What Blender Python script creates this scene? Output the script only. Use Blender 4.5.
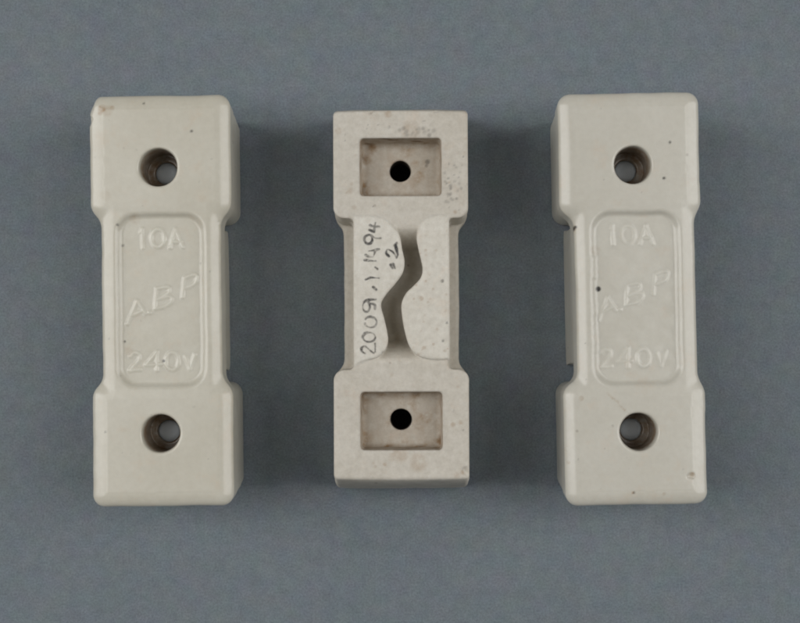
import bpy, math, random
import numpy as np
from mathutils import Vector, Matrix

for o in list(bpy.data.objects):
    bpy.data.objects.remove(o)
scene = bpy.context.scene
C = scene.collection
MM = 0.001

# ------------------------------------------------------------------ camera
F_PX = 1562.0                        # focal length in photo pixels (800 wide)
CAM = Vector((0.0, 0.0, 0.307))      # straight above the point photo pixel (409, 357)
FWD = Vector((-9 / F_PX, 46 / F_PX, -1.0)).normalized()
RGT = FWD.cross(Vector((0, 1, 0))).normalized()
UPV = RGT.cross(FWD).normalized()
cam_d = bpy.data.cameras.new('camera')
cam = bpy.data.objects.new('camera', cam_d)
C.objects.link(cam)
cam.matrix_world = Matrix.Translation(CAM) @ Matrix((RGT, UPV, -FWD)).transposed().to_4x4()
cam_d.sensor_width = 36.0
cam_d.lens = F_PX / 800 * 36.0
cam_d.clip_start = 0.01
cam_d.clip_end = 20.0
scene.camera = cam


def at(x, y, z):
    """point on the plane of height z (m) seen at a photo pixel"""
    d = FWD * F_PX + RGT * (x - 400.0) + UPV * (311.5 - y)
    return CAM + d * ((z - CAM.z) / d.z)


# ------------------------------------------------------------------ light
world = bpy.data.worlds.new('World')
scene.world = world
world.use_nodes = True
bg = world.node_tree.nodes['Background']
bg.inputs[0].default_value = (1.0, 0.98, 0.95, 1)
bg.inputs[1].default_value = 0.036


def area(name, loc, target, sx, sy, power, col):
    d = bpy.data.lights.new(name, 'AREA')
    d.shape = 'RECTANGLE'
    d.size, d.size_y = sx, sy
    d.energy = power
    d.color = col
    o = bpy.data.objects.new(name, d)
    C.objects.link(o)
    o.location = loc
    o.rotation_euler = (Vector(target) - Vector(loc)).to_track_quat('-Z', 'Y').to_euler()
    return o


area('left_lamp', (-0.82, 0.10, 0.74), (0, 0, 0), 0.5, 1.5, 8.9, (1.0, 0.985, 0.96))
area('right_lamp', (0.82, 0.08, 0.72), (0, 0, 0), 0.5, 1.5, 7.8, (1.0, 0.985, 0.96))

scene.view_settings.view_transform = 'Standard'
scene.view_settings.look = 'None'
scene.view_settings.exposure = 0.0
scene.view_settings.gamma = 1.0
scene.view_settings.use_curve_mapping = False
scene.cycles.filter_width = 1.9


# ------------------------------------------------------------------ materials
class NT:
    def __init__(self, name):
        self.m = bpy.data.materials.new(name)
        self.m.use_nodes = True
        self.t = self.m.node_tree
        self.b = self.t.nodes['Principled BSDF']

    def n(self, typ, **kw):
        nd = self.t.nodes.new(typ)
        for k, v in kw.items():
            if k in nd.inputs:
                nd.inputs[k].default_value = v
            else:
                setattr(nd, k, v)
        return nd

    def l(self, a, b):
        self.t.links.new(a, b)

    def noise(self, scale, detail=4.0, rough=0.55, vec=None):
        nd = self.n('ShaderNodeTexNoise')
        nd.inputs['Scale'].default_value = scale
        nd.inputs['Detail'].default_value = detail
        nd.inputs['Roughness'].default_value = rough
        if vec:
            self.l(vec, nd.inputs['Vector'])
        return nd.outputs['Fac']

    def ramp(self, fac, p0, p1, c0=(0, 0, 0, 1), c1=(1, 1, 1, 1)):
        nd = self.n('ShaderNodeValToRGB')
        e = nd.color_ramp.elements
        e[0].position, e[1].position = p0, p1
        e[0].color, e[1].color = c0, c1
        self.l(fac, nd.inputs[0])
        return nd.outputs[0]

    def mix(self, fac, a, b, blend='MIX'):
        nd = self.n('ShaderNodeMix', data_type='RGBA', blend_type=blend)
        for sock, v in ((nd.inputs[0], fac), (nd.inputs[6], a), (nd.inputs[7], b)):
            if isinstance(v, (int, float)):
                sock.default_value = v
            elif isinstance(v, tuple):
                sock.default_value = v
            else:
                self.l(v, sock)
        return nd.outputs[2]

    def math(self, op, a, b):
        nd = self.n('ShaderNodeMath', operation=op)
        for sock, v in ((nd.inputs[0], a), (nd.inputs[1], b)):
            if isinstance(v, (int, float)):
                sock.default_value = v
            else:
                self.l(v, sock)
        return nd.outputs[0]


def ceramic(name, base, tint, seed, rough, mottle, speck):
    t = NT(name)
    tc = t.n('ShaderNodeTexCoord')
    mp = t.n('ShaderNodeMapping')
    mp.inputs['Location'].default_value = (seed * 0.37, seed * 0.21, seed * 0.13)
    t.l(tc.outputs['Object'], mp.inputs['Vector'])
    v = mp.outputs[0]
    big = t.ramp(t.noise(70, 6, 0.65, v), 0.33, 0.68)
    col = t.mix(big, base, tint)
    blot = t.ramp(t.noise(190, 5, 0.7, v), 0.56, 0.76)
    col = t.mix(t.math('MULTIPLY', blot, 0.5), col, t.mix(1.0, col, (1.02, 0.90, 0.82, 1), 'MULTIPLY'))
    fine = t.ramp(t.noise(900, 5, 0.7, v), 0.30, 0.72)
    col = t.mix(mottle, col, t.mix(fine, (0.55, 0.52, 0.47, 1), (1.0, 1.0, 1.0, 1)), 'MULTIPLY')
    pale = t.n('ShaderNodeAttribute', attribute_name='pale').outputs['Fac']
    col = t.mix(pale, col, t.mix(1.0, col, (1.15, 1.17, 1.19, 1), 'MULTIPLY'))
    # tiny firing specks
    vo = t.n('ShaderNodeTexVoronoi')
    vo.inputs['Scale'].default_value = 330
    t.l(v, vo.inputs['Vector'])
    sp = t.ramp(vo.outputs['Distance'], 0.05, 0.13, (1, 1, 1, 1), (0, 0, 0, 1))
    keep = t.ramp(t.noise(210, 2, 0.5, v), 0.60, 0.70)
    sf = t.math('MULTIPLY', t.math('MULTIPLY', sp, keep), speck)
    col = t.mix(sf, col, (0.16, 0.12, 0.085, 1))
    # grime and rust carried by the mesh
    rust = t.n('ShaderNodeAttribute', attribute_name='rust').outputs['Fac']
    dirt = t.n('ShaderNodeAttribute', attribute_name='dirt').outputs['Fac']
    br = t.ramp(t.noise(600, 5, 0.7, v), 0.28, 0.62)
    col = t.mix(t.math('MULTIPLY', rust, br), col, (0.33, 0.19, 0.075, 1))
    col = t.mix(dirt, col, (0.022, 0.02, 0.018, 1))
    t.l(col, t.b.inputs['Base Color'])
    rg = t.n('ShaderNodeMapRange')
    rg.inputs['To Min'].default_value = rough - 0.08
    rg.inputs['To Max'].default_value = rough + 0.12
    t.l(t.noise(260, 4, 0.6, v), rg.inputs['Value'])
    t.l(rg.outputs[0], t.b.inputs['Roughness'])
    t.b.inputs['IOR'].default_value = 1.48
    t.b.inputs['Subsurface Weight'].default_value = 0.12
    t.b.inputs['Subsurface Radius'].default_value = (1.0, 0.8, 0.6)
    t.b.inputs['Subsurface Scale'].default_value = 0.0009
    bp = t.n('ShaderNodeBump')
    if rough < 0.5:
        t.b.inputs['Coat Weight'].default_value = 0.35
        t.b.inputs['Coat Roughness'].default_value = 0.16
    bp.inputs['Strength'].default_value = 0.35
    bp.inputs['Distance'].default_value = 0.00007
    h = t.math('ADD', t.noise(420, 4, 0.6, v), t.math('MULTIPLY', t.noise(1700, 3, 0.6, v), 0.35))
    t.l(h, bp.inputs['Height'])
    t.l(bp.outputs[0], t.b.inputs['Normal'])
    return t.m


M_LEFT = ceramic('cream_glazed_ceramic', (0.66, 0.638, 0.555, 1), (0.61, 0.582, 0.492, 1), 1.0, 0.30, 0.16, 0.45)
M_RIGHT = ceramic('pale_glazed_ceramic', (0.66, 0.643, 0.575, 1), (0.615, 0.593, 0.52, 1), 5.0, 0.30, 0.16, 0.40)
M_MID = ceramic('bare_pinkish_ceramic', (0.715, 0.682, 0.615, 1), (0.655, 0.618, 0.545, 1), 9.0, 0.72, 0.42, 0.9)


def card_material():
    t = NT('blue_grey_card')
    tc = t.n('ShaderNodeTexCoord')
    v = tc.outputs['Object']
    a = t.ramp(t.noise(30, 4, 0.6, v), 0.3, 0.7)
    col = t.mix(a, (0.172, 0.209, 0.238, 1), (0.190, 0.222, 0.248, 1))
    f = t.ramp(t.noise(420, 5, 0.75, v), 0.3, 0.7)
    col = t.mix(0.38, col, t.mix(f, (0.60, 0.62, 0.64, 1), (1.2, 1.18, 1.16, 1)), 'MULTIPLY')
    gr = t.ramp(t.noise(2600, 3, 0.8, v), 0.32, 0.68)
    col = t.mix(0.55, col, t.mix(gr, (0.55, 0.56, 0.58, 1), (1.4, 1.38, 1.36, 1)), 'MULTIPLY')
    g = t.n('ShaderNodeTexNoise')
    g.inputs['Scale'].default_value = 240
    g.inputs['Detail'].default_value = 4
    t.l(v, g.inputs['Vector'])
    col = t.mix(0.10, col, g.outputs['Color'], 'OVERLAY')
    t.l(col, t.b.inputs['Base Color'])
    t.b.inputs['Roughness'].default_value = 0.85
    bp = t.n('ShaderNodeBump')
    bp.inputs['Strength'].default_value = 0.6
    bp.inputs['Distance'].default_value = 0.00022
    t.l(t.noise(1000, 5, 0.75, v), bp.inputs['Height'])
    t.l(bp.outputs[0], t.b.inputs['Normal'])
    return t.m


M_CARD = card_material()


def ink_material():
    t = NT('faded_black_ink')
    tc = t.n('ShaderNodeTexCoord')
    v = tc.outputs['Object']
    t.b.inputs['Base Color'].default_value = (0.035, 0.035, 0.04, 1)
    t.b.inputs['Roughness'].default_value = 0.7
    ink = t.n('ShaderNodeAttribute', attribute_name='ink').outputs['Fac']
    nz = t.ramp(t.noise(1100, 4, 0.7, v), 0.30, 0.62, (0.12, 0.12, 0.12, 1), (1, 1, 1, 1))
    t.l(t.math('MULTIPLY', ink, nz), t.b.inputs['Alpha'])
    return t.m


M_INK = ink_material()


def metal_material():
    t = NT('dull_grey_metal')
    tc = t.n('ShaderNodeTexCoord')
    a = t.ramp(t.noise(900, 4, 0.6, tc.outputs['Object']), 0.3, 0.7)
    t.l(t.mix(a, (0.66, 0.74, 0.80, 1), (0.76, 0.83, 0.88, 1)), t.b.inputs['Base Color'])
    t.b.inputs['Metallic'].default_value = 0.15
    t.b.inputs['Roughness'].default_value = 0.6
    return t.m


M_METAL = metal_material()

# ------------------------------------------------------------------ mesh helpers
def link(name, me, mat, parent=None):
    o = bpy.data.objects.new(name, me)
    C.objects.link(o)
    if mat:
        me.materials.append(mat)
    if parent:
        o.parent = parent
    return o


def mesh_from(name, verts, faces, normals=None, attrs=None):
    """verts (n,3) in mm, faces (m,4) quads; only the used vertices are kept"""
    used = np.unique(faces)
    remap = np.full(len(verts), -1, np.int32)
    remap[used] = np.arange(len(used), dtype=np.int32)
    f = remap[faces]
    me = bpy.data.meshes.new(name)
    me.vertices.add(len(used))
    me.vertices.foreach_set('co', (verts[used] * MM).astype(np.float32).ravel())
    m = len(f)
    me.loops.add(m * 4)
    me.loops.foreach_set('vertex_index', f.astype(np.int32).ravel())
    me.polygons.add(m)
    me.polygons.foreach_set('loop_start', np.arange(0, m * 4, 4, dtype=np.int32))
    me.polygons.foreach_set('use_smooth', np.ones(m, bool))
    me.update(calc_edges=True)
    if normals is not None:
        at_ = me.attributes.new('custom_normal', 'FLOAT_VECTOR', 'POINT')
        at_.data.foreach_set('vector', normals[used].astype(np.float32).ravel())
    for k, a in (attrs or {}).items():
        x = me.attributes.new(k, 'FLOAT', 'POINT')
        x.data.foreach_set('value', a[used].astype(np.float32))
    return me


def smin(a, b, k):
    h = np.clip(0.5 + 0.5 * (b - a) / k, 0, 1)
    return b * (1 - h) + a * h - k * h * (1 - h)


def smax(a, b, k):
    return -smin(-a, -b, k)


def sstep(a, b, x):
    t = np.clip((x - a) / (b - a), 0, 1)
    return t * t * (3 - 2 * t)


def round_and(a, b, r):
    """rounded intersection of two half-distances"""
    a = a + r
    b = b + r
    return np.minimum(np.maximum(a, b), 0) + np.hypot(np.maximum(a, 0), np.maximum(b, 0)) - r


def soft_and(a, b, rx, rz):
    """intersection with an elliptical rounding, rx along a and rz along b"""
    p = (a + rx) / rx
    q = (b + rz) / rz
    e = (np.hypot(np.maximum(p, 0), np.maximum(q, 0)) - 1) * np.sqrt(rx * rz)
    return np.where((p > 0) & (q > 0), e, np.maximum(a, b))


def rbox2(x, y, hx, hy, r):
    qx = np.abs(x) - hx + r
    qy = np.abs(y) - hy + r
    return np.minimum(np.maximum(qx, qy), 0) + np.hypot(np.maximum(qx, 0), np.maximum(qy, 0)) - r


def seg_dist(px, py, pts):
    d = np.full(px.shape, 1e9, np.float32)
    for (ax, ay), (bx, by) in zip(pts[:-1], pts[1:]):
        vx, vy = bx - ax, by - ay
        t = np.clip(((px - ax) * vx + (py - ay) * vy) / max(vx * vx + vy * vy, 1e-9), 0, 1)
        d = np.minimum(d, np.hypot(px - ax - t * vx, py - ay - t * vy))
    return d


def poly_sdf(px, py, pts):
    d = seg_dist(px, py, pts + [pts[0]])
    inside = np.zeros(px.shape, bool)
    for (ax, ay), (bx, by) in zip(pts, pts[1:] + [pts[0]]):
        if ay == by:
            continue
        c = (ay > py) != (by > py)
        inside ^= c & (px < (bx - ax) * (py - ay) / (by - ay) + ax)
    return np.where(inside, -d, d)


def smooth_closed(pts, n=5):
    out = []
    N = len(pts)
    for i in range(N):
        p0, p1, p2, p3 = (pts[(i + j - 1) % N] for j in range(4))
        for k in range(n):
            t = k / n
            out.append(tuple(0.5 * (2 * b + (c - a) * t + (2 * a - 5 * b + 4 * c - d) * t * t
                                    + (3 * b - a - 3 * c + d) * t ** 3)
                             for a, b, c, d in zip(p0, p1, p2, p3)))
    return out


def smooth_open(pts, n=6):
    if len(pts) < 3:
        return pts
    out = []
    for i in range(len(pts) - 1):
        p0 = pts[max(i - 1, 0)]
        p1, p2 = pts[i], pts[i + 1]
        p3 = pts[min(i + 2, len(pts) - 1)]
        for k in range(n):
            t = k / n
            out.append(tuple(0.5 * (2 * b + (c - a) * t + (2 * a - 5 * b + 4 * c - d) * t * t
                                    + (3 * b - a - 3 * c + d) * t ** 3)
                             for a, b, c, d in zip(p0, p1, p2, p3)))
    out.append(pts[-1])
    return out


def ellipse(cx, cy, rx, ry, a0=0, a1=360, n=22):
    return [(cx + rx * math.cos(math.radians(a0 + (a1 - a0) * i / n)),
             cy + ry * math.sin(math.radians(a0 + (a1 - a0) * i / n))) for i in range(n + 1)]


def wobble(x, y, z, seed, wl):
    """smooth pseudo-noise about -1..1, wavelength wl (mm)"""
    r = np.random.RandomState(seed)
    s = np.zeros(np.broadcast(x, y, z).shape, np.float32)
    for _ in range(5):
        d = r.normal(size=3)
        d /= np.linalg.norm(d)
        k = 2 * math.pi / (wl * r.uniform(0.7, 1.5))
        s = s + np.sin((x * d[0] + y * d[1] + z * d[2]) * k + r.uniform(0, 6.28)).astype(np.float32)
    return s / 2.6


def surface_nets(f, org, h):
    """dual contouring mesh of f<0; returns verts (n,3), quads (m,4)"""
    s = f < 0
    nx, ny, nz = f.shape
    c = np.zeros((nx - 1, ny - 1, nz - 1), np.uint8)
    for i in (0, 1):
        for j in (0, 1):
            for k in (0, 1):
                c += s[i:nx - 1 + i, j:ny - 1 + j, k:nz - 1 + k]
    act = (c > 0) & (c < 8)
    idx = np.argwhere(act)
    ids = np.full(act.shape, -1, np.int32)
    ids[act] = np.arange(len(idx), dtype=np.int32)
    I, J, K = idx.T
    corner = {}
    for i in (0, 1):
        for j in (0, 1):
            for k in (0, 1):
                corner[i, j, k] = f[I + i, J + j, K + k]
    acc = np.zeros((len(idx), 3))
    cnt = np.zeros(len(idx))
    ks = list(corner)
    for a in ks:
        for ax in range(3):
            if a[ax] == 1:
                continue
            b = list(a)
            b[ax] = 1
            b = tuple(b)
            fa, fb = corner[a], corner[b]
            cr = (fa < 0) != (fb < 0)
            t = np.where(cr, fa / np.where(cr, fa - fb, 1), 0)
            p = np.array(a, float)[None, :].repeat(len(idx), 0)
            p[:, ax] += t
            acc += p * cr[:, None]
            cnt += cr
    verts = (idx + acc / cnt[:, None]) * h + np.array(org)
    quads = []
    # edges along each axis
    for ax in range(3):
        sl0 = [slice(None)] * 3
        sl1 = [slice(None)] * 3
        sl0[ax] = slice(0, -1)
        sl1[ax] = slice(1, None)
        a = s[tuple(sl0)]
        b = s[tuple(sl1)]
        e = np.argwhere(a != b)
        o1, o2 = [(1, 2), (2, 0), (0, 1)][ax]
        ok = (e[:, o1] > 0) & (e[:, o2] > 0) & (e[:, o1] < f.shape[o1] - 1) & (e[:, o2] < f.shape[o2] - 1)
        e = e[ok]
        q = []
        for d1, d2 in ((1, 1), (0, 1), (0, 0), (1, 0)):
            p = e.copy()
            p[:, o1] -= d1
            p[:, o2] -= d2
            q.append(ids[p[:, 0], p[:, 1], p[:, 2]])
        q = np.stack(q, 1)
        flip = ~a[e[:, 0], e[:, 1], e[:, 2]]
        q[flip] = q[flip][:, ::-1]
        quads.append(q)
    return verts, np.concatenate(quads)


def trilerp(f, org, h, p):
    g = (p - np.array(org)) / h
    n = np.array(f.shape)
    g = np.clip(g, 0, n - 1.001)
    i = g.astype(int)
    t = g - i
    r = 0
    for a in (0, 1):
        for b in (0, 1):
            for c in (0, 1):
                w = (t[:, 0] if a else 1 - t[:, 0]) * (t[:, 1] if b else 1 - t[:, 1]) * (t[:, 2] if c else 1 - t[:, 2])
                r = r + w * f[i[:, 0] + a, i[:, 1] + b, i[:, 2] + c]
    return r


# ------------------------------------------------------------------ the fuse holder
H = 23.0            # height (mm)
WC = H - 8.0        # underside of the waist's cover plate
PK = 6.5           # depth of the terminal pockets in the underside
CB = 9.5            # depth of the screw counterbore in the face
PANEL_Z = H - 0.85  # floor of the recessed label panel
VOX = 0.22


def px_mid(p):      # photo pixel -> underside coordinates (mm) of the middle holder
    return [((x - 401.0) / 5.5, (293.6 - y) / 5.5) for x, y in p]


def crop(pts, s, ox, oy):
    return [(x / s + ox, y / s + oy) for x, y in pts]


PAD_L = crop([(118, 560), (117, 420), (117, 240), (119, 72), (128, 58), (160, 54), (195, 58), (225, 68), (255, 95), (275, 125),
              (283, 170), (291, 212), (285, 250), (262, 285), (232, 320), (212, 350), (210, 372), (220, 410),
              (230, 455), (233, 490), (222, 520), (195, 543), (160, 553), (130, 564)], 3.459, 320, 200)
PAD_R = crop([(446, 70), (440, 56), (420, 53), (385, 58), (357, 75), (341, 105), (337, 135), (344, 175), (352, 210), (357, 240),
              (350, 270), (325, 298), (300, 322), (286, 350), (283, 375), (288, 420), (297, 465), (310, 505),
              (335, 535), (370, 548), (410, 552), (440, 549), (446, 540), (447, 400), (447, 220)], 3.459, 320, 200)
PADS = [smooth_closed(px_mid(PAD_L)), smooth_closed(px_mid(PAD_R))]


def holder_field(P):
    """signed distance grid; (u, v, w): width, length, height with the lettered face up"""
    h = VOX
    org = (-14.2, -39.2, -1.0)
    nx, ny, nz = int(28.4 / h) + 1, int(78.4 / h) + 1, int((H + 2.0) / h) + 1
    u = (org[0] + h * np.arange(nx, dtype=np.float32))[:, None, None]
    v = (org[1] + h * np.arange(ny, dtype=np.float32))[None, :, None]
    w = (org[2] + h * np.arange(nz, dtype=np.float32))[None, None, :]
    av = np.abs(v)
    q = np.clip(w / H, 0, 1)
    # slow waviness of the hand-pressed body, none on the ground underside or the panel
    U2, V2 = u[:, :, 0], v[:, :, 0]
    wob = 0.07 * wobble(u, v, w, P['seed'], 17.0) + 0.03 * wobble(u, v, w, P['seed'] + 7, 5.0)
    wob = wob * sstep(0.6, 3.0, w)
    keep = sstep(-0.2, 1.2, rbox2(U2 - P['panel_u'], V2, 7.6, P['panel_v'], 2.6))[:, :, None]
    wob = wob * (1 - (1 - keep) * sstep(H - 3.0, H - 1.5, w))
    hu = P['base_u'] + (P['face_u'] - P['base_u']) * q
    hv1 = P['base_v'] + (P['face_v'] - P['face_skew'] * np.sign(v) - P['base_v']) * q ** P['bend']
    hv1 = hv1 + P['bow'] * (0.6 - (u / 12.3) ** 2)
    nk = P['neck_v']
    rp_ = P['r_out'] + (P['r_in'] - P['r_out']) * (av < (nk + hv1) / 2)
    ends2 = rbox2(u, av - (nk + hv1) / 2, hu, (hv1 - nk) / 2, rp_) + wob
    neck2 = np.maximum(np.abs(u - P['neck_off']) - P['neck_u'], av - nk - 4) + wob
    plan = smin(ends2, neck2, 2.2)
    rx_, rz_ = np.where(w > H * 0.5, 2.5, 0.4), np.where(w > H * 0.5, 1.5, 0.4)
    dz = np.maximum(0.42 - w, w - H)
    ends = soft_and(ends2, dz, rx_, rz_)
    # the cover plate is one rounded slab over waist and ends
    dzc = np.maximum(WC - w, w - H)
    cover = soft_and(plan, dzc, np.where(w > WC + 4, 2.5, 0.7), np.where(w > WC + 4, 1.5, 0.7))
    # walls of the fuse channel, from the cover plate to the underside (mirrored: seen from below)
    pu = -U2 / P['pad_su'] + 0 * V2
    pv = V2 + 0 * U2
    pads2 = [poly_sdf(pu, pv, p).astype(np.float32) for p in PADS]
    pad2 = np.minimum(*pads2)[:, :, None]
    dzp = np.maximum(-w, w - (WC + 2))
    pad = round_and(pad2 + 0.25 * sstep(0, 6, w) - 0.10, dzp, 0.55)
    # tongues of the end blocks reach between the walls and slope down into the channel
    wp = np.maximum(w, 0)
    tongue2 = np.maximum(np.abs(u) - 8.55, (P['tongue_v'] - 1.85 * (np.sqrt(wp + 0.12) - 0.346) - av) * 0.75)
    base2 = smin(ends2, np.maximum(tongue2, av - nk - 3), 1.2)
    ends = np.minimum(ends, round_and(base2, np.maximum(0.42 - w, w - (WC + 2)), 0.4))
    floor_ = np.maximum(np.maximum(np.abs(u) - 8.5, av - nk), np.maximum(8.5 - w, w - (WC + 2)))
    body = smin(smin(ends, floor_, 1.6), cover, 0.5)
    body = smin(body, pad, 0.3)
    # counterbored screw holes
    vh = P['hole_v']
    rr = np.hypot(u - P['hole_u'], av - vh)
    rr = rr + 0.05 * wobble(u, v, w, P['seed'] + 3, 4.0)
    lip = 0.12 * sstep(-0.8, 0.15, w - H)
    bore = np.maximum(rr - P['hole_r'] - lip, H - CB - w)
    thru = rr - P['thru_r']
    body = smax(body, -bore, 0.3)
    body = smax(body, -thru, 0.3)
    # terminal pockets in the underside
    dr = 0.3 * np.clip(w / PK, 0, 1)
    pk = rbox2(u - P['pocket_u'], av - P['pocket_v'], 7.5 - dr, 5.3 - dr, 0.7) + 0.5 * wob
    pocket = round_and(pk, w - PK, 0.8)
    body = smax(body, -pocket, 0.35)
    # recessed label panel
    pan2 = rbox2(u - P['panel_u'], v, 7.8, P['panel_v'], 3.4) + 0.06 * wobble(u, v, w, P['seed'] + 11, 6.0) + P['rag'](u, v)
    slope = (w - H) * 0.75
    panel = smax(pan2 - slope - 0.2, PANEL_Z - w, 0.4)
    body = smax(body, -panel, 0.45)
    for cut in P['cuts']:
        body = cut(body, u, v, w)
    return body.astype(np.float32), org, h


def chip(cu, cv, cw, r, k=0.3):
    def f(d, u, v, w):
        s = np.sqrt((u - cu) ** 2 + (v - cv) ** 2 + (w - cw) ** 2) - r
        s = s + 0.25 * r * wobble(u, v, w, int(abs(cu * 31 + cv * 17)) + 1, 1.6 * r)
        return smax(d, -s, k)
    return f


def plane_cut(n, p, k=0.5):
    n = np.array(n, float)
    n /= np.linalg.norm(n)

    def f(d, u, v, w):
        s = (u - p[0]) * n[0] + (v - p[1]) * n[1] + (w - p[2]) * n[2]
        s = s + 0.12 * wobble(u, v, w, 5, 3.0)
        return smax(d, s, k)
    return f


def spots_attr(verts, lst):
    a = np.zeros(len(verts), np.float32)
    for (x, y, z, r, amt) in lst:
        d = np.sqrt((verts[:, 0] - x) ** 2 + (verts[:, 1] - y) ** 2 + ((verts[:, 2] - z) * 0.35) ** 2)
        a = np.maximum(a, amt * (1 - sstep(0.45 * r, r, d)))
    return a


def build_holder(name, P, label, mat, flipped):
    f, org, h = holder_field(P)
    verts, quads = surface_nets(f, org, h)
    # gradient normals; pull vertices onto the surface
    e = 0.6 * h

    def grad(p):
        g = np.stack([trilerp(f, org, h, p + d) - trilerp(f, org, h, p - d) for d in np.eye(3) * e], 1) / (2 * e)
        return g
    for _ in range(2):
        g = grad(verts)
        verts = verts - g * (trilerp(f, org, h, verts) / np.maximum((g * g).sum(1), 0.2))[:, None]
    dirt = spots_attr(verts, P['dirt'])
    rust = spots_attr(verts, P['rust'])
    u, v, w = verts.T
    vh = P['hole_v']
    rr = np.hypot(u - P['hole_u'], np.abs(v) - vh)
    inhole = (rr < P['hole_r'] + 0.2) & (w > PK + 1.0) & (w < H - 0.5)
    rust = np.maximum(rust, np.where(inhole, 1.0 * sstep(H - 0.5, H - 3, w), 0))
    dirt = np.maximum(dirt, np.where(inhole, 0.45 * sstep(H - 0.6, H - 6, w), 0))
    grime = (0.5 + 0.5 * wobble(u, v, w, P['seed'] + 21, 5.0)) * (0.5 + 0.5 * wobble(u, v, w, P['seed'] + 22, 2.2))
    pk = rbox2(u - P['pocket_u'], np.abs(v) - P['pocket_v'], 7.5, 5.3, 0.7)
    inpk = (pk < 0.12) & (w < PK + 0.2) & (w > 0.75)
    corner = np.where(inpk, sstep(-1.8, -0.2, pk), 0)
    rust = np.maximum(rust, np.where(inpk, np.clip(0.75 * sstep(0.2, 0.8, grime) * (0.55 + 0.45 * corner) + 0.22 + 0.25 * corner, 0, 0.9), 0))
    dirt = np.maximum(dirt, np.where(inpk, np.clip(0.40 * corner * sstep(0.3, 1.0, grime) + 0.12 * corner, 0, 0.5), 0))
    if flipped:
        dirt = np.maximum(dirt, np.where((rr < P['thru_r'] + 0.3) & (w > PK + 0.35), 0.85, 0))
    pd = np.minimum(poly_sdf(-u / P['pad_su'], v, PADS[0]), poly_sdf(-u / P['pad_su'], v, PADS[1]))
    pale = (1 - sstep(-0.05, 0.30, pd)) * (1 - sstep(0.2, 1.5, w))
    attrs = {'dirt': dirt, 'rust': rust, 'pale': pale}

    c = verts[quads].mean(1)
    cu, cv, cw = c.T
    part = np.zeros(len(quads), np.int32)                     # 0 body
    crr = np.hypot(cu - P['hole_u'], np.abs(cv) - vh)
    hole = (crr < P['hole_r'] + 0.25) & (cw > PK + 0.3) & (cw < H - 0.35)
    part[hole & (cv > 0)] = 1
    part[hole & (cv < 0)] = 2
    cpk = rbox2(cu - P['pocket_u'], np.abs(cv) - P['pocket_v'], 7.5, 5.3, 0.7)
    pok = (cpk < 0.15) & (cw < PK + 0.3) & (cw > 0.15)
    part[pok & (cv > 0)] = 3
    part[pok & (cv < 0)] = 4
    pl = poly_sdf(-cu / P['pad_su'], cv, PADS[0])
    pr = poly_sdf(-cu / P['pad_su'], cv, PADS[1])
    low = (cw < WC - 0.2) & (np.abs(cv) < P['neck_v'] + 0.6) & (np.abs(cu) < 10.6)
    part[low] = 7
    part[low & (pl < 0.22)] = 5
    part[low & (pr < 0.22)] = 6
    pan = rbox2(cu - P['panel_u'], cv, 7.8, P['panel_v'], 3.4)
    inpan = (pan < 0.05) & (cw > PANEL_Z - 0.5)
    part[inpan] = 8
    nrm = grad(verts)
    nrm /= np.maximum(np.linalg.norm(nrm, axis=1), 1e-6)[:, None]

    # root
    root = bpy.data.objects.new(name, None)
    C.objects.link(root)
    root.empty_display_size = 0.01
    root['label'] = label
    root['category'] = 'fuse holder'
    root['group'] = 'ceramic fuse holders laid in a row'

    if flipped:
        T = np.array([[-1, 0, 0], [0, 1, 0], [0, 0, -1]], float)
        off = np.array([0, 0, verts[:, 2].max()])
        root['pad_top'] = float(off[2] - verts[:, 2].min())
    else:
        T = np.eye(3)
        off = np.array([0, 0, -verts[:, 2].min()])

    def place(p):
        return p @ T.T + off

    def emit(pname, faces, m, parent, V=verts, N=nrm, A=attrs):
        me = mesh_from(pname, place(V), faces, N @ T.T, A)
        o = link(pname, me, m, parent)
        nv = np.zeros(len(me.vertices) * 3, np.float32)
        me.attributes['custom_normal'].data.foreach_get('vector', nv)
        me.normals_split_custom_set_from_vertices(nv.reshape(-1, 3))
        return o

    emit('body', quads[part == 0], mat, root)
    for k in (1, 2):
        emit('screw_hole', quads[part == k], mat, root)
    if not flipped:
        for sg in (1, -1):
            n = 32
            rings = [(0.0, 0.05), (1.2, 0.05), (P['thru_r'] - 0.25, -0.02), (P['thru_r'] + 0.02, -0.25), (P['thru_r'] + 0.02, -6.5)]
            co, fa = [], []
            for r_, z_ in rings:
                for i in range(n):
                    a_ = 2 * math.pi * i / n
                    co.append(((P['hole_u'] + r_ * math.cos(a_)) * MM, (sg * vh + r_ * math.sin(a_)) * MM, (H - CB - 0.8 + z_ + off[2]) * MM))
            for k in range(len(rings) - 1):
                for i in range(n):
                    j = (i + 1) % n
                    fa.append((k * n + i, (k + 1) * n + i, (k + 1) * n + j, k * n + j))
            me = bpy.data.meshes.new('terminal_end')
            me.from_pydata(co, [], fa)
            for p_ in me.polygons:
                p_.use_smooth = True
            link('terminal_end', me, M_METAL, root)['label'] = 'dull grey terminal end deep in the screw hole'
    for k in (3, 4):
        emit('terminal_pocket', quads[part == k], mat, root)
    for k in (5, 6):
        emit('channel_wall', quads[part == k], mat, root)
    emit('fuse_channel', quads[part == 7], mat, root)
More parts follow.
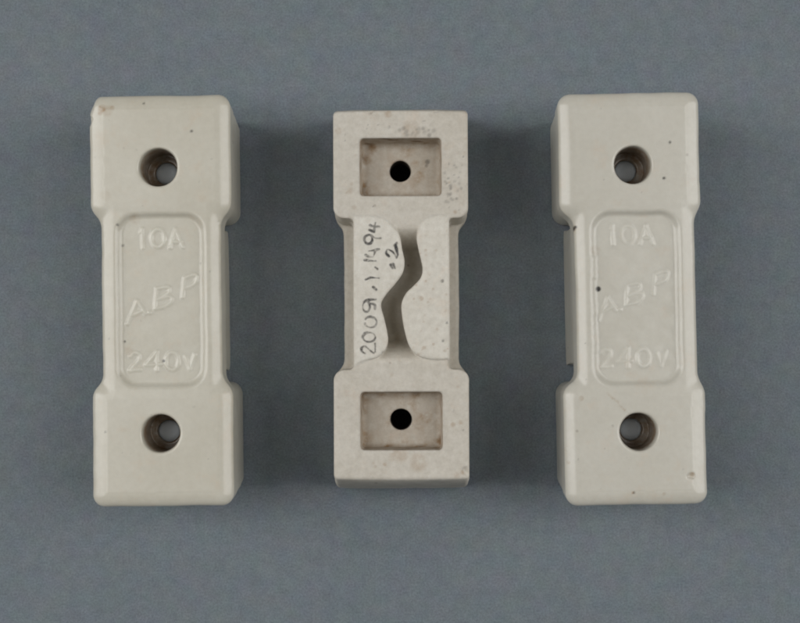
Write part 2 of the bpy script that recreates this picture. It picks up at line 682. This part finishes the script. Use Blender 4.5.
    if not P['lines']:
        emit('label_panel', quads[part == 8], mat, root)
    else:
        # the flat middle of the panel is rebuilt finer, with the raised lettering
        iu, iv = 6.9, P['panel_v'] - 0.95
        sel = (part == 8) & (rbox2(cu - P['panel_u'], cv, iu - 0.15, iv - 0.15, 2.9) > -0.05)
        pano = emit('label_panel', quads[sel], mat, root)
        st = 0.085
        gu = np.arange(-iu, iu + st, st) + P['panel_u']
        gv = np.arange(-iv, iv + st, st)
        U, V = np.meshgrid(gu, gv, indexing='ij')
        hgt = np.zeros(U.shape, np.float32)
        owner = np.full(U.shape, -1)
        wear = 0.75 + 0.25 * wobble(U, V, 0 * U, P['seed'] + 40, 5.0)
        jig = 0.05 * wobble(U, V, 0 * U, P['seed'] + 41, 1.6)
        for li, strokes in enumerate(P['lines']):
            d = np.full(U.shape, 1e9, np.float32)
            for s in strokes:
                d = np.minimum(d, seg_dist(U, V, s))
            hh = P['relief'] * wear * (1 - sstep(0.0, 0.58, d + jig))
            owner[(d < 0.66) & (hh >= hgt)] = li
            hgt = np.maximum(hgt, hh)
        hgt += 0.015 * wobble(U, V, 0 * U, P['seed'] + 42, 3.0) + 0.003
        Z = PANEL_Z + hgt
        gz_u = np.gradient(Z, st, axis=0)
        gz_v = np.gradient(Z, st, axis=1)
        N2 = np.stack([-gz_u, -gz_v, np.ones_like(Z)], -1).reshape(-1, 3)
        N2 /= np.linalg.norm(N2, axis=1)[:, None]
        V2 = np.stack([U, V, Z], -1).reshape(-1, 3)
        nu, nv_ = U.shape
        ii = np.arange(nu * nv_).reshape(nu, nv_)
        fq = np.stack([ii[:-1, :-1], ii[1:, :-1], ii[1:, 1:], ii[:-1, 1:]], -1).reshape(-1, 4)
        cc = V2[fq].mean(1)
        fo = owner.reshape(-1)[fq].max(1)
        inside = rbox2(cc[:, 0] - P['panel_u'], cc[:, 1], iu, iv, 2.9) < 0.06
        A2 = {'pale': np.clip(P['pale'] * hgt.reshape(-1) / P['relief'], 0, 1), 'dirt': spots_attr(V2, P['dirt']), 'rust': spots_attr(V2, P['rust'])}
        emit('panel_floor', fq[inside & (fo < 0)], mat, pano, V2, N2, A2)
        for li in range(len(P['lines'])):
            o = emit('raised_lettering', fq[inside & (fo == li)], mat, pano, V2, N2, A2)
            o['label'] = 'raised moulded lettering reading ' + P['words'][li]
    return root


# ------------------------------------------------------------------ backdrop
def build_backdrop():
    me = bpy.data.meshes.new('backdrop')
    n = 40
    s = 1.6
    co, fa = [], []
    for i in range(n + 1):
        for j in range(n + 1):
            co.append((s * (i / n - 0.5), s * (j / n - 0.5), 0.0))
    for i in range(n):
        for j in range(n):
            a = i * (n + 1) + j
            fa.append((a, a + n + 1, a + n + 2, a + 1))
    me.from_pydata(co, [], fa)
    o = link('backdrop', me, M_CARD)
    o['kind'] = 'structure'
    o['label'] = 'plain blue-grey card the fuse holders lie on'
    return o


build_backdrop()


# ------------------------------------------------------------------ lettering of the face (photo pixels -> mm)
def face_lines(cx, cy, rot, dx=0.0, dy=0.0):
    a = math.radians(-rot)
    ca, sa = math.cos(a), math.sin(a)

    def cv(pts):
        out = []
        for x, y in pts:
            X, Y = (x + dx - cx) / 5.48, (cy - y - dy) / 5.48
            out.append((X * ca - Y * sa, X * sa + Y * ca))
        return out
    A = lambda p: crop(p, 6.92, 110, 210)
    B = lambda p: crop(p, 6.23, 110, 290)
    top = [A([(207, 152), (216, 132), (222, 260)]), A(ellipse(325, 192, 46, 62)),
           A([(408, 257), (447, 132), (498, 257)]), A([(425, 217), (484, 217)])]
    mid = [B([(105, 208), (165, 68), (217, 146)]), B([(126, 160), (200, 127)]), B([(239, 139), (243, 141)]),
           [(155.9, 288.8), (154.7, 308.2)],
           smooth_open([(155.9, 288.8), (164.5, 286.8), (168.6, 288.4), (167.2, 293.4), (156, 299.4)]),
           smooth_open([(156, 299.4), (166.2, 296.4), (170.9, 297.6), (170.2, 301.6), (164.4, 305.8), (154.7, 308.4)]),
           [(183.7, 277.9), (181.8, 297.0)],
           smooth_open([(183.7, 277.9), (192.0, 274.6), (196.4, 276.6), (193.4, 283.8), (183.2, 288.0)])]
    bot = [B(smooth_open([(125, 412), (148, 390), (178, 402), (178, 432), (150, 466), (122, 499)])), B([(122, 499), (186, 494)]),
           B([(290, 500), (290, 384), (222, 466), (312, 461)]), B(ellipse(385, 442, 40, 54)),
           B([(468, 415), (495, 490), (526, 402)])]
    return [[cv(s) for s in grp] for grp in (top, mid, bot)]


def no_rag(u, v):
    return 0.0


def loc(cx, cy, rot, x, y, z=H):
    a = math.radians(-rot)
    X, Y = (x - cx) / 5.5, (cy - y) / 5.5
    return (X * math.cos(a) - Y * math.sin(a), X * math.sin(a) + Y * math.cos(a), z)


def speckle(seed, n, rmin, rmax, hu, hv, z, amt):
    r = random.Random(seed)
    return [(r.uniform(-hu, hu), r.uniform(-hv, hv), z, r.uniform(rmin, rmax), amt * r.uniform(0.5, 1.0)) for _ in range(n)]


WORDS = ['10A', 'A.BP', '240V']
BASE = dict(face_u=12.75, face_v=37.5, base_u=12.35, base_v=35.9, bend=1.0, neck_u=10.95, neck_v=15.3, hole_u=0.0, hole_v=24.25,
            hole_r=3.42, thru_r=2.05, pocket_u=0.0, pocket_v=24.2, panel_v=15.6, rag=no_rag, cuts=[], dirt=[], rust=[],
            lines=None, words=WORDS, pale=0.8, bow=0.0, relief=0.185, panel_u=0.0, face_skew=0.0, r_out=2.1, r_in=2.5, neck_off=0.0, pad_su=1.15, tongue_v=14.0)

# left holder
LX, LY, LR = 160.8, 300.0, 0.85
lp = lambda x, y, r, a, z=H: loc(LX, LY, LR, x, y, z) + (r, a)
PL = dict(BASE, seed=3, hole_u=-0.25)
PL['lines'] = face_lines(LX, LY, LR)
PL['cuts'] = [plane_cut((-1.0, 0.55, 0.35), (-12.25, 36.3, 21.5), 0.8), chip(-12.9, 33.2, 21.8, 0.8), chip(10.9, 14.0, 22.9, 0.5)]
PL['rust'] = [lp(101, 108, 1.0, 0.75), lp(106, 110, 1.3, 0.30), lp(111, 107, 0.6, 0.45), lp(99, 112, 0.6, 0.6),
              lp(134, 218, 1.3, 0.35, 22.2), lp(105, 195, 1.4, 0.14), lp(128, 352, 1.2, 0.20, 22)]
PL['dirt'] = [lp(143, 102.5, 0.30, 0.6), lp(191, 130.5, 0.34, 0.75), lp(117, 224.5, 0.36, 0.6), lp(121.5, 245, 0.36, 0.55, 22.4),
              lp(124, 341.5, 0.32, 0.7, 22), lp(163.3, 361, 0.40, 0.85, 22), lp(200, 263, 0.25, 0.4, 22), lp(106, 432, 0.3, 0.4)] \
    + speckle(4, 16, 0.14, 0.26, 11, 35, H, 0.30)
left = build_holder('fuse_holder', PL, 'cream ceramic fuse holder lying face up with a rust-stained chipped corner by its top hole', M_LEFT, False)
left.location = at(LX, LY, H * MM)
left.location.z = 0
left.rotation_euler.z = math.radians(LR)

# right holder
RX, RY, RR = 633.0, 298.0, 1.0
rp = lambda x, y, r, a, z=H: loc(RX, RY, RR, x, y, z) + (r, a)


def rag_right(u, v):
    m = sstep(-4.5, -6.0, u) * np.clip(0.4 + wobble(0 * u, v, 0 * u, 8, 3.1) + 0.5 * wobble(0 * u, v, 0 * u, 18, 1.2), 0, 2)
    return 0.10 * m * (1 - sstep(9, 13, np.abs(v)))


PR = dict(BASE, seed=14, hole_u=0.5, neck_off=0.7, panel_u=0.65, relief=0.13, pale=0.55, rag=rag_right, hole_r=3.38)
PR['lines'] = face_lines(RX, RY, RR, dx=RX - LX - 0.3, dy=-3.5)
PR['cuts'] = [chip(-11.4, 13.2, 20.5, 1.0), chip(-11.3, 11.6, 21.4, 0.7), chip(-11.5, 1.0, 22.2, 0.6),
              chip(9.8, -32.4, 23.15, 0.5), chip(-11.2, -9.5, 22.6, 0.6)]
PR['rust'] = [rp(691, 474, 0.62, 0.85), rp(581, 398, 0.6, 0.5), rp(568, 462, 0.5, 0.5), rp(632, 492, 0.3, 0.6), rp(596, 250, 1.2, 0.28, 22.2),
              rp(663, 493, 0.4, 0.4), rp(573, 228, 0.9, 0.5, 22)] \
    + [rp(607 + i * 0.7, 392.5 + i * 0.68 + 0.8 * math.sin(i * 0.37) + 0.6 * math.sin(i * 1.13), 0.22, 0.42) for i in range(26)]
PR['dirt'] = [rp(598.8, 288.8, 0.66, 1.0, 22.1), rp(573.5, 228.2, 0.62, 0.95, 21.9), rp(576.0, 226.8, 0.42, 0.9, 22.4), rp(571.5, 231.5, 0.5, 0.8, 21.0),
              rp(670.5, 142, 0.34, 0.8), rp(664.5, 178, 0.38, 0.85), rp(585, 343, 0.2, 0.4), rp(577, 295, 0.28, 0.6), rp(633, 492, 0.28, 0.6)] \
    + speckle(9, 18, 0.14, 0.26, 11, 35, H, 0.30)
right = build_holder('fuse_holder', PR, 'pale ceramic fuse holder lying face up with a black speck on its panel edge', M_RIGHT, False)
right.location = at(RX, RY, H * MM)
right.location.z = 0
right.rotation_euler.z = math.radians(RR)

# middle holder, underside up (its field is mirrored, so give positions with -u)
MX, MY, MR = 401.0, 293.6, 0.2


def mp(x, y, r, a, z=0.0):
    p = loc(MX, MY, MR, x, y, z)
    return (-p[0], p[1], p[2], r, a)


PM = dict(BASE, seed=29, face_v=36.2, face_skew=0.75, r_out=0.8, r_in=2.0, pad_su=1.0, tongue_v=12.9, base_v=32.85, bend=0.45, bow=0.20, base_u=12.3, face_u=12.6, neck_v=13.8, hole_v=23.1, pocket_v=23.15, hole_u=0.1,
          panel_v=14.2, thru_r=1.98)
PM['cuts'] = [chip(5.5, 33.5, 0.2, 0.65, 0.15), chip(-6.6, 33.6, 0.2, 0.6, 0.15), chip(-10.8, 33.4, 0.1, 0.5, 0.15),
              chip(-11.9, -32.6, -0.2, 1.2), chip(-9.8, -33.3, -0.3, 0.7), chip(3.5, -17.8, -0.2, 0.7), chip(1.2, -17.6, -0.3, 0.6),
              chip(4.2, 15.2, -0.1, 0.4)]
rnd = random.Random(77)
PM['rust'] = [mp(388, 113, 0.9, 0.45), mp(415, 160, 1.3, 0.50, PK), mp(411, 165, 0.9, 0.55, PK), mp(427, 178, 1.8, 0.30, PK), mp(430, 147, 1.6, 0.4, PK - 3),
              mp(404, 404, 1.5, 0.35, PK), mp(403, 396, 1.2, 0.7, 5), mp(418, 462, 2.2, 0.30), mp(400, 455, 1.8, 0.35), mp(392, 457, 1.0, 0.35),
              mp(421, 298.5, 0.6, 0.6), mp(350, 190, 0.8, 0.25), mp(338, 130, 0.8, 0.35), mp(410, 131, 2.4, 0.30), mp(457, 475, 0.8, 0.4)] \
    + [mp(rnd.uniform(336, 466), rnd.choice([rnd.uniform(114, 214), rnd.uniform(372, 472)]), rnd.uniform(0.2, 0.6), rnd.uniform(0.2, 0.5)) for _ in range(46)] \
    + [mp(rnd.uniform(412, 450), rnd.uniform(218, 358), rnd.uniform(0.18, 0.4), rnd.uniform(0.2, 0.5)) for _ in range(34)]
PM['dirt'] = [mp(463.5, 156, 0.3, 0.5), mp(373, 206, 0.26, 0.6), mp(378, 124, 0.26, 0.5), mp(442.5, 281, 0.4, 0.6), mp(447, 323, 0.3, 0.6), mp(443, 341, 0.3, 0.5),
              mp(424, 120, 0.3, 0.3), mp(428, 157, 0.6, 0.5, PK), mp(427, 161, 0.4, 0.4, PK), mp(415, 135, 0.7, 0.4, 2), mp(407, 134, 0.6, 0.3, 1)] \
    + [mp(rnd.gauss(454, 6), rnd.gauss(188, 14), rnd.uniform(0.18, 0.45), rnd.uniform(0.2, 0.5)) for _ in range(40)] \
    + [mp(rnd.gauss(412, 14), rnd.gauss(131, 3), rnd.uniform(0.2, 0.6), rnd.uniform(0.12, 0.36)) for _ in range(26)] \
    + [mp(rnd.uniform(336, 466), rnd.choice([rnd.uniform(114, 214), rnd.uniform(372, 472)]), rnd.uniform(0.12, 0.3), rnd.uniform(0.15, 0.5)) for _ in range(40)]
middle = build_holder('fuse_holder', PM, 'ceramic fuse holder turned underside up, open channel and pockets showing, number inked on it', M_MID, True)
middle.location = at(MX, MY, H * MM)
middle.location.z = 0
middle.rotation_euler.z = math.radians(MR)


# ------------------------------------------------------------------ handwritten number on the middle holder
def build_ink(parent, top):
    A = lambda p: crop(p, 7.329, 350, 205)
    B = lambda p: crop(p, 6.922, 350, 280)
    S = smooth_open
    strokes = [
        (B(S([(102, 507), (84, 494), (80, 470), (100, 458), (126, 476), (166, 508)])), 1.0), (B([(166, 508), (173, 496), (172, 440)]), 1.0),
        (B(ellipse(130, 395, 44, 33, 20, 370)), 0.8), (B(ellipse(143, 290, 42, 38, -150, 170)), 0.85),
        (B(ellipse(112, 183, 24, 36)), 1.0), (B(S([(92, 150), (120, 138), (178, 134)])), 0.9), (B(S([(135, 165), (168, 168), (172, 202)])), 0.8),
        (B([(160, 50), (172, 60), (180, 66)]), 1.1),
        (A([(116, 546), (152, 530), (212, 536)]), 1.0), (A([(185, 456), (200, 468)]), 1.3),
        (A([(108, 405), (190, 408)]), 1.1),
        (A([(116, 364), (146, 380), (172, 380)]), 0.9), (A([(172, 380), (180, 355), (184, 330)]), 0.8), (A([(138, 336), (175, 332), (216, 322)]), 0.9),
        (A(ellipse(136, 250, 29, 34)), 1.0), (A(S([(112, 232), (150, 218), (185, 240), (224, 244)])), 0.8),
        (A([(140, 181), (160, 188), (178, 197)]), 1.1), (A([(178, 196), (182, 165), (188, 128)]), 0.9), (A([(150, 148), (185, 155), (218, 158)]), 0.9),
        (A([(298, 440), (312, 464)]), 0.9), (A([(318, 434), (330, 462)]), 0.9),
        (A(S([(286, 374), (266, 350), (276, 326), (304, 336), (328, 362), (342, 388)])), 1.1), (A([(342, 388), (350, 364), (334, 292)]), 1.1),
        (A([(328, 296), (346, 276)]), 0.7)]
    strokes = [(px_mid(s), k) for s, k in strokes]
    st = 0.07
    gx = np.arange(-8.0, 0.6, st)
    gy = np.arange(-13.4, 14.4, st)
    X, Y = np.meshgrid(gx, gy, indexing='ij')
    ink = np.zeros(X.shape, np.float32)
    jig = 0.09 * wobble(X, Y, 0 * X, 51, 1.3)
    for s, k in strokes:
        ink = np.maximum(ink, k * 0.80 * (1 - sstep(0.05, 0.28, seg_dist(X, Y, s) + jig)))
    n, m = X.shape
    V = np.stack([X, Y, np.full(X.shape, top + 0.03)], -1).reshape(-1, 3)
    ii = np.arange(n * m).reshape(n, m)
    fq = np.stack([ii[:-1, :-1], ii[1:, :-1], ii[1:, 1:], ii[:-1, 1:]], -1).reshape(-1, 4)
    a = np.clip(ink.reshape(-1), 0, 1)
    fq = fq[a[fq].max(1) > 0.02]
    me = mesh_from('handwritten_number', V, fq, None, {'ink': a})
    o = link('handwritten_number', me, M_INK, parent)
    o['label'] = 'number 2009.1.1494 .2 handwritten in black ink'
    return o


build_ink(middle, middle['pad_top'])
del middle['pad_top']
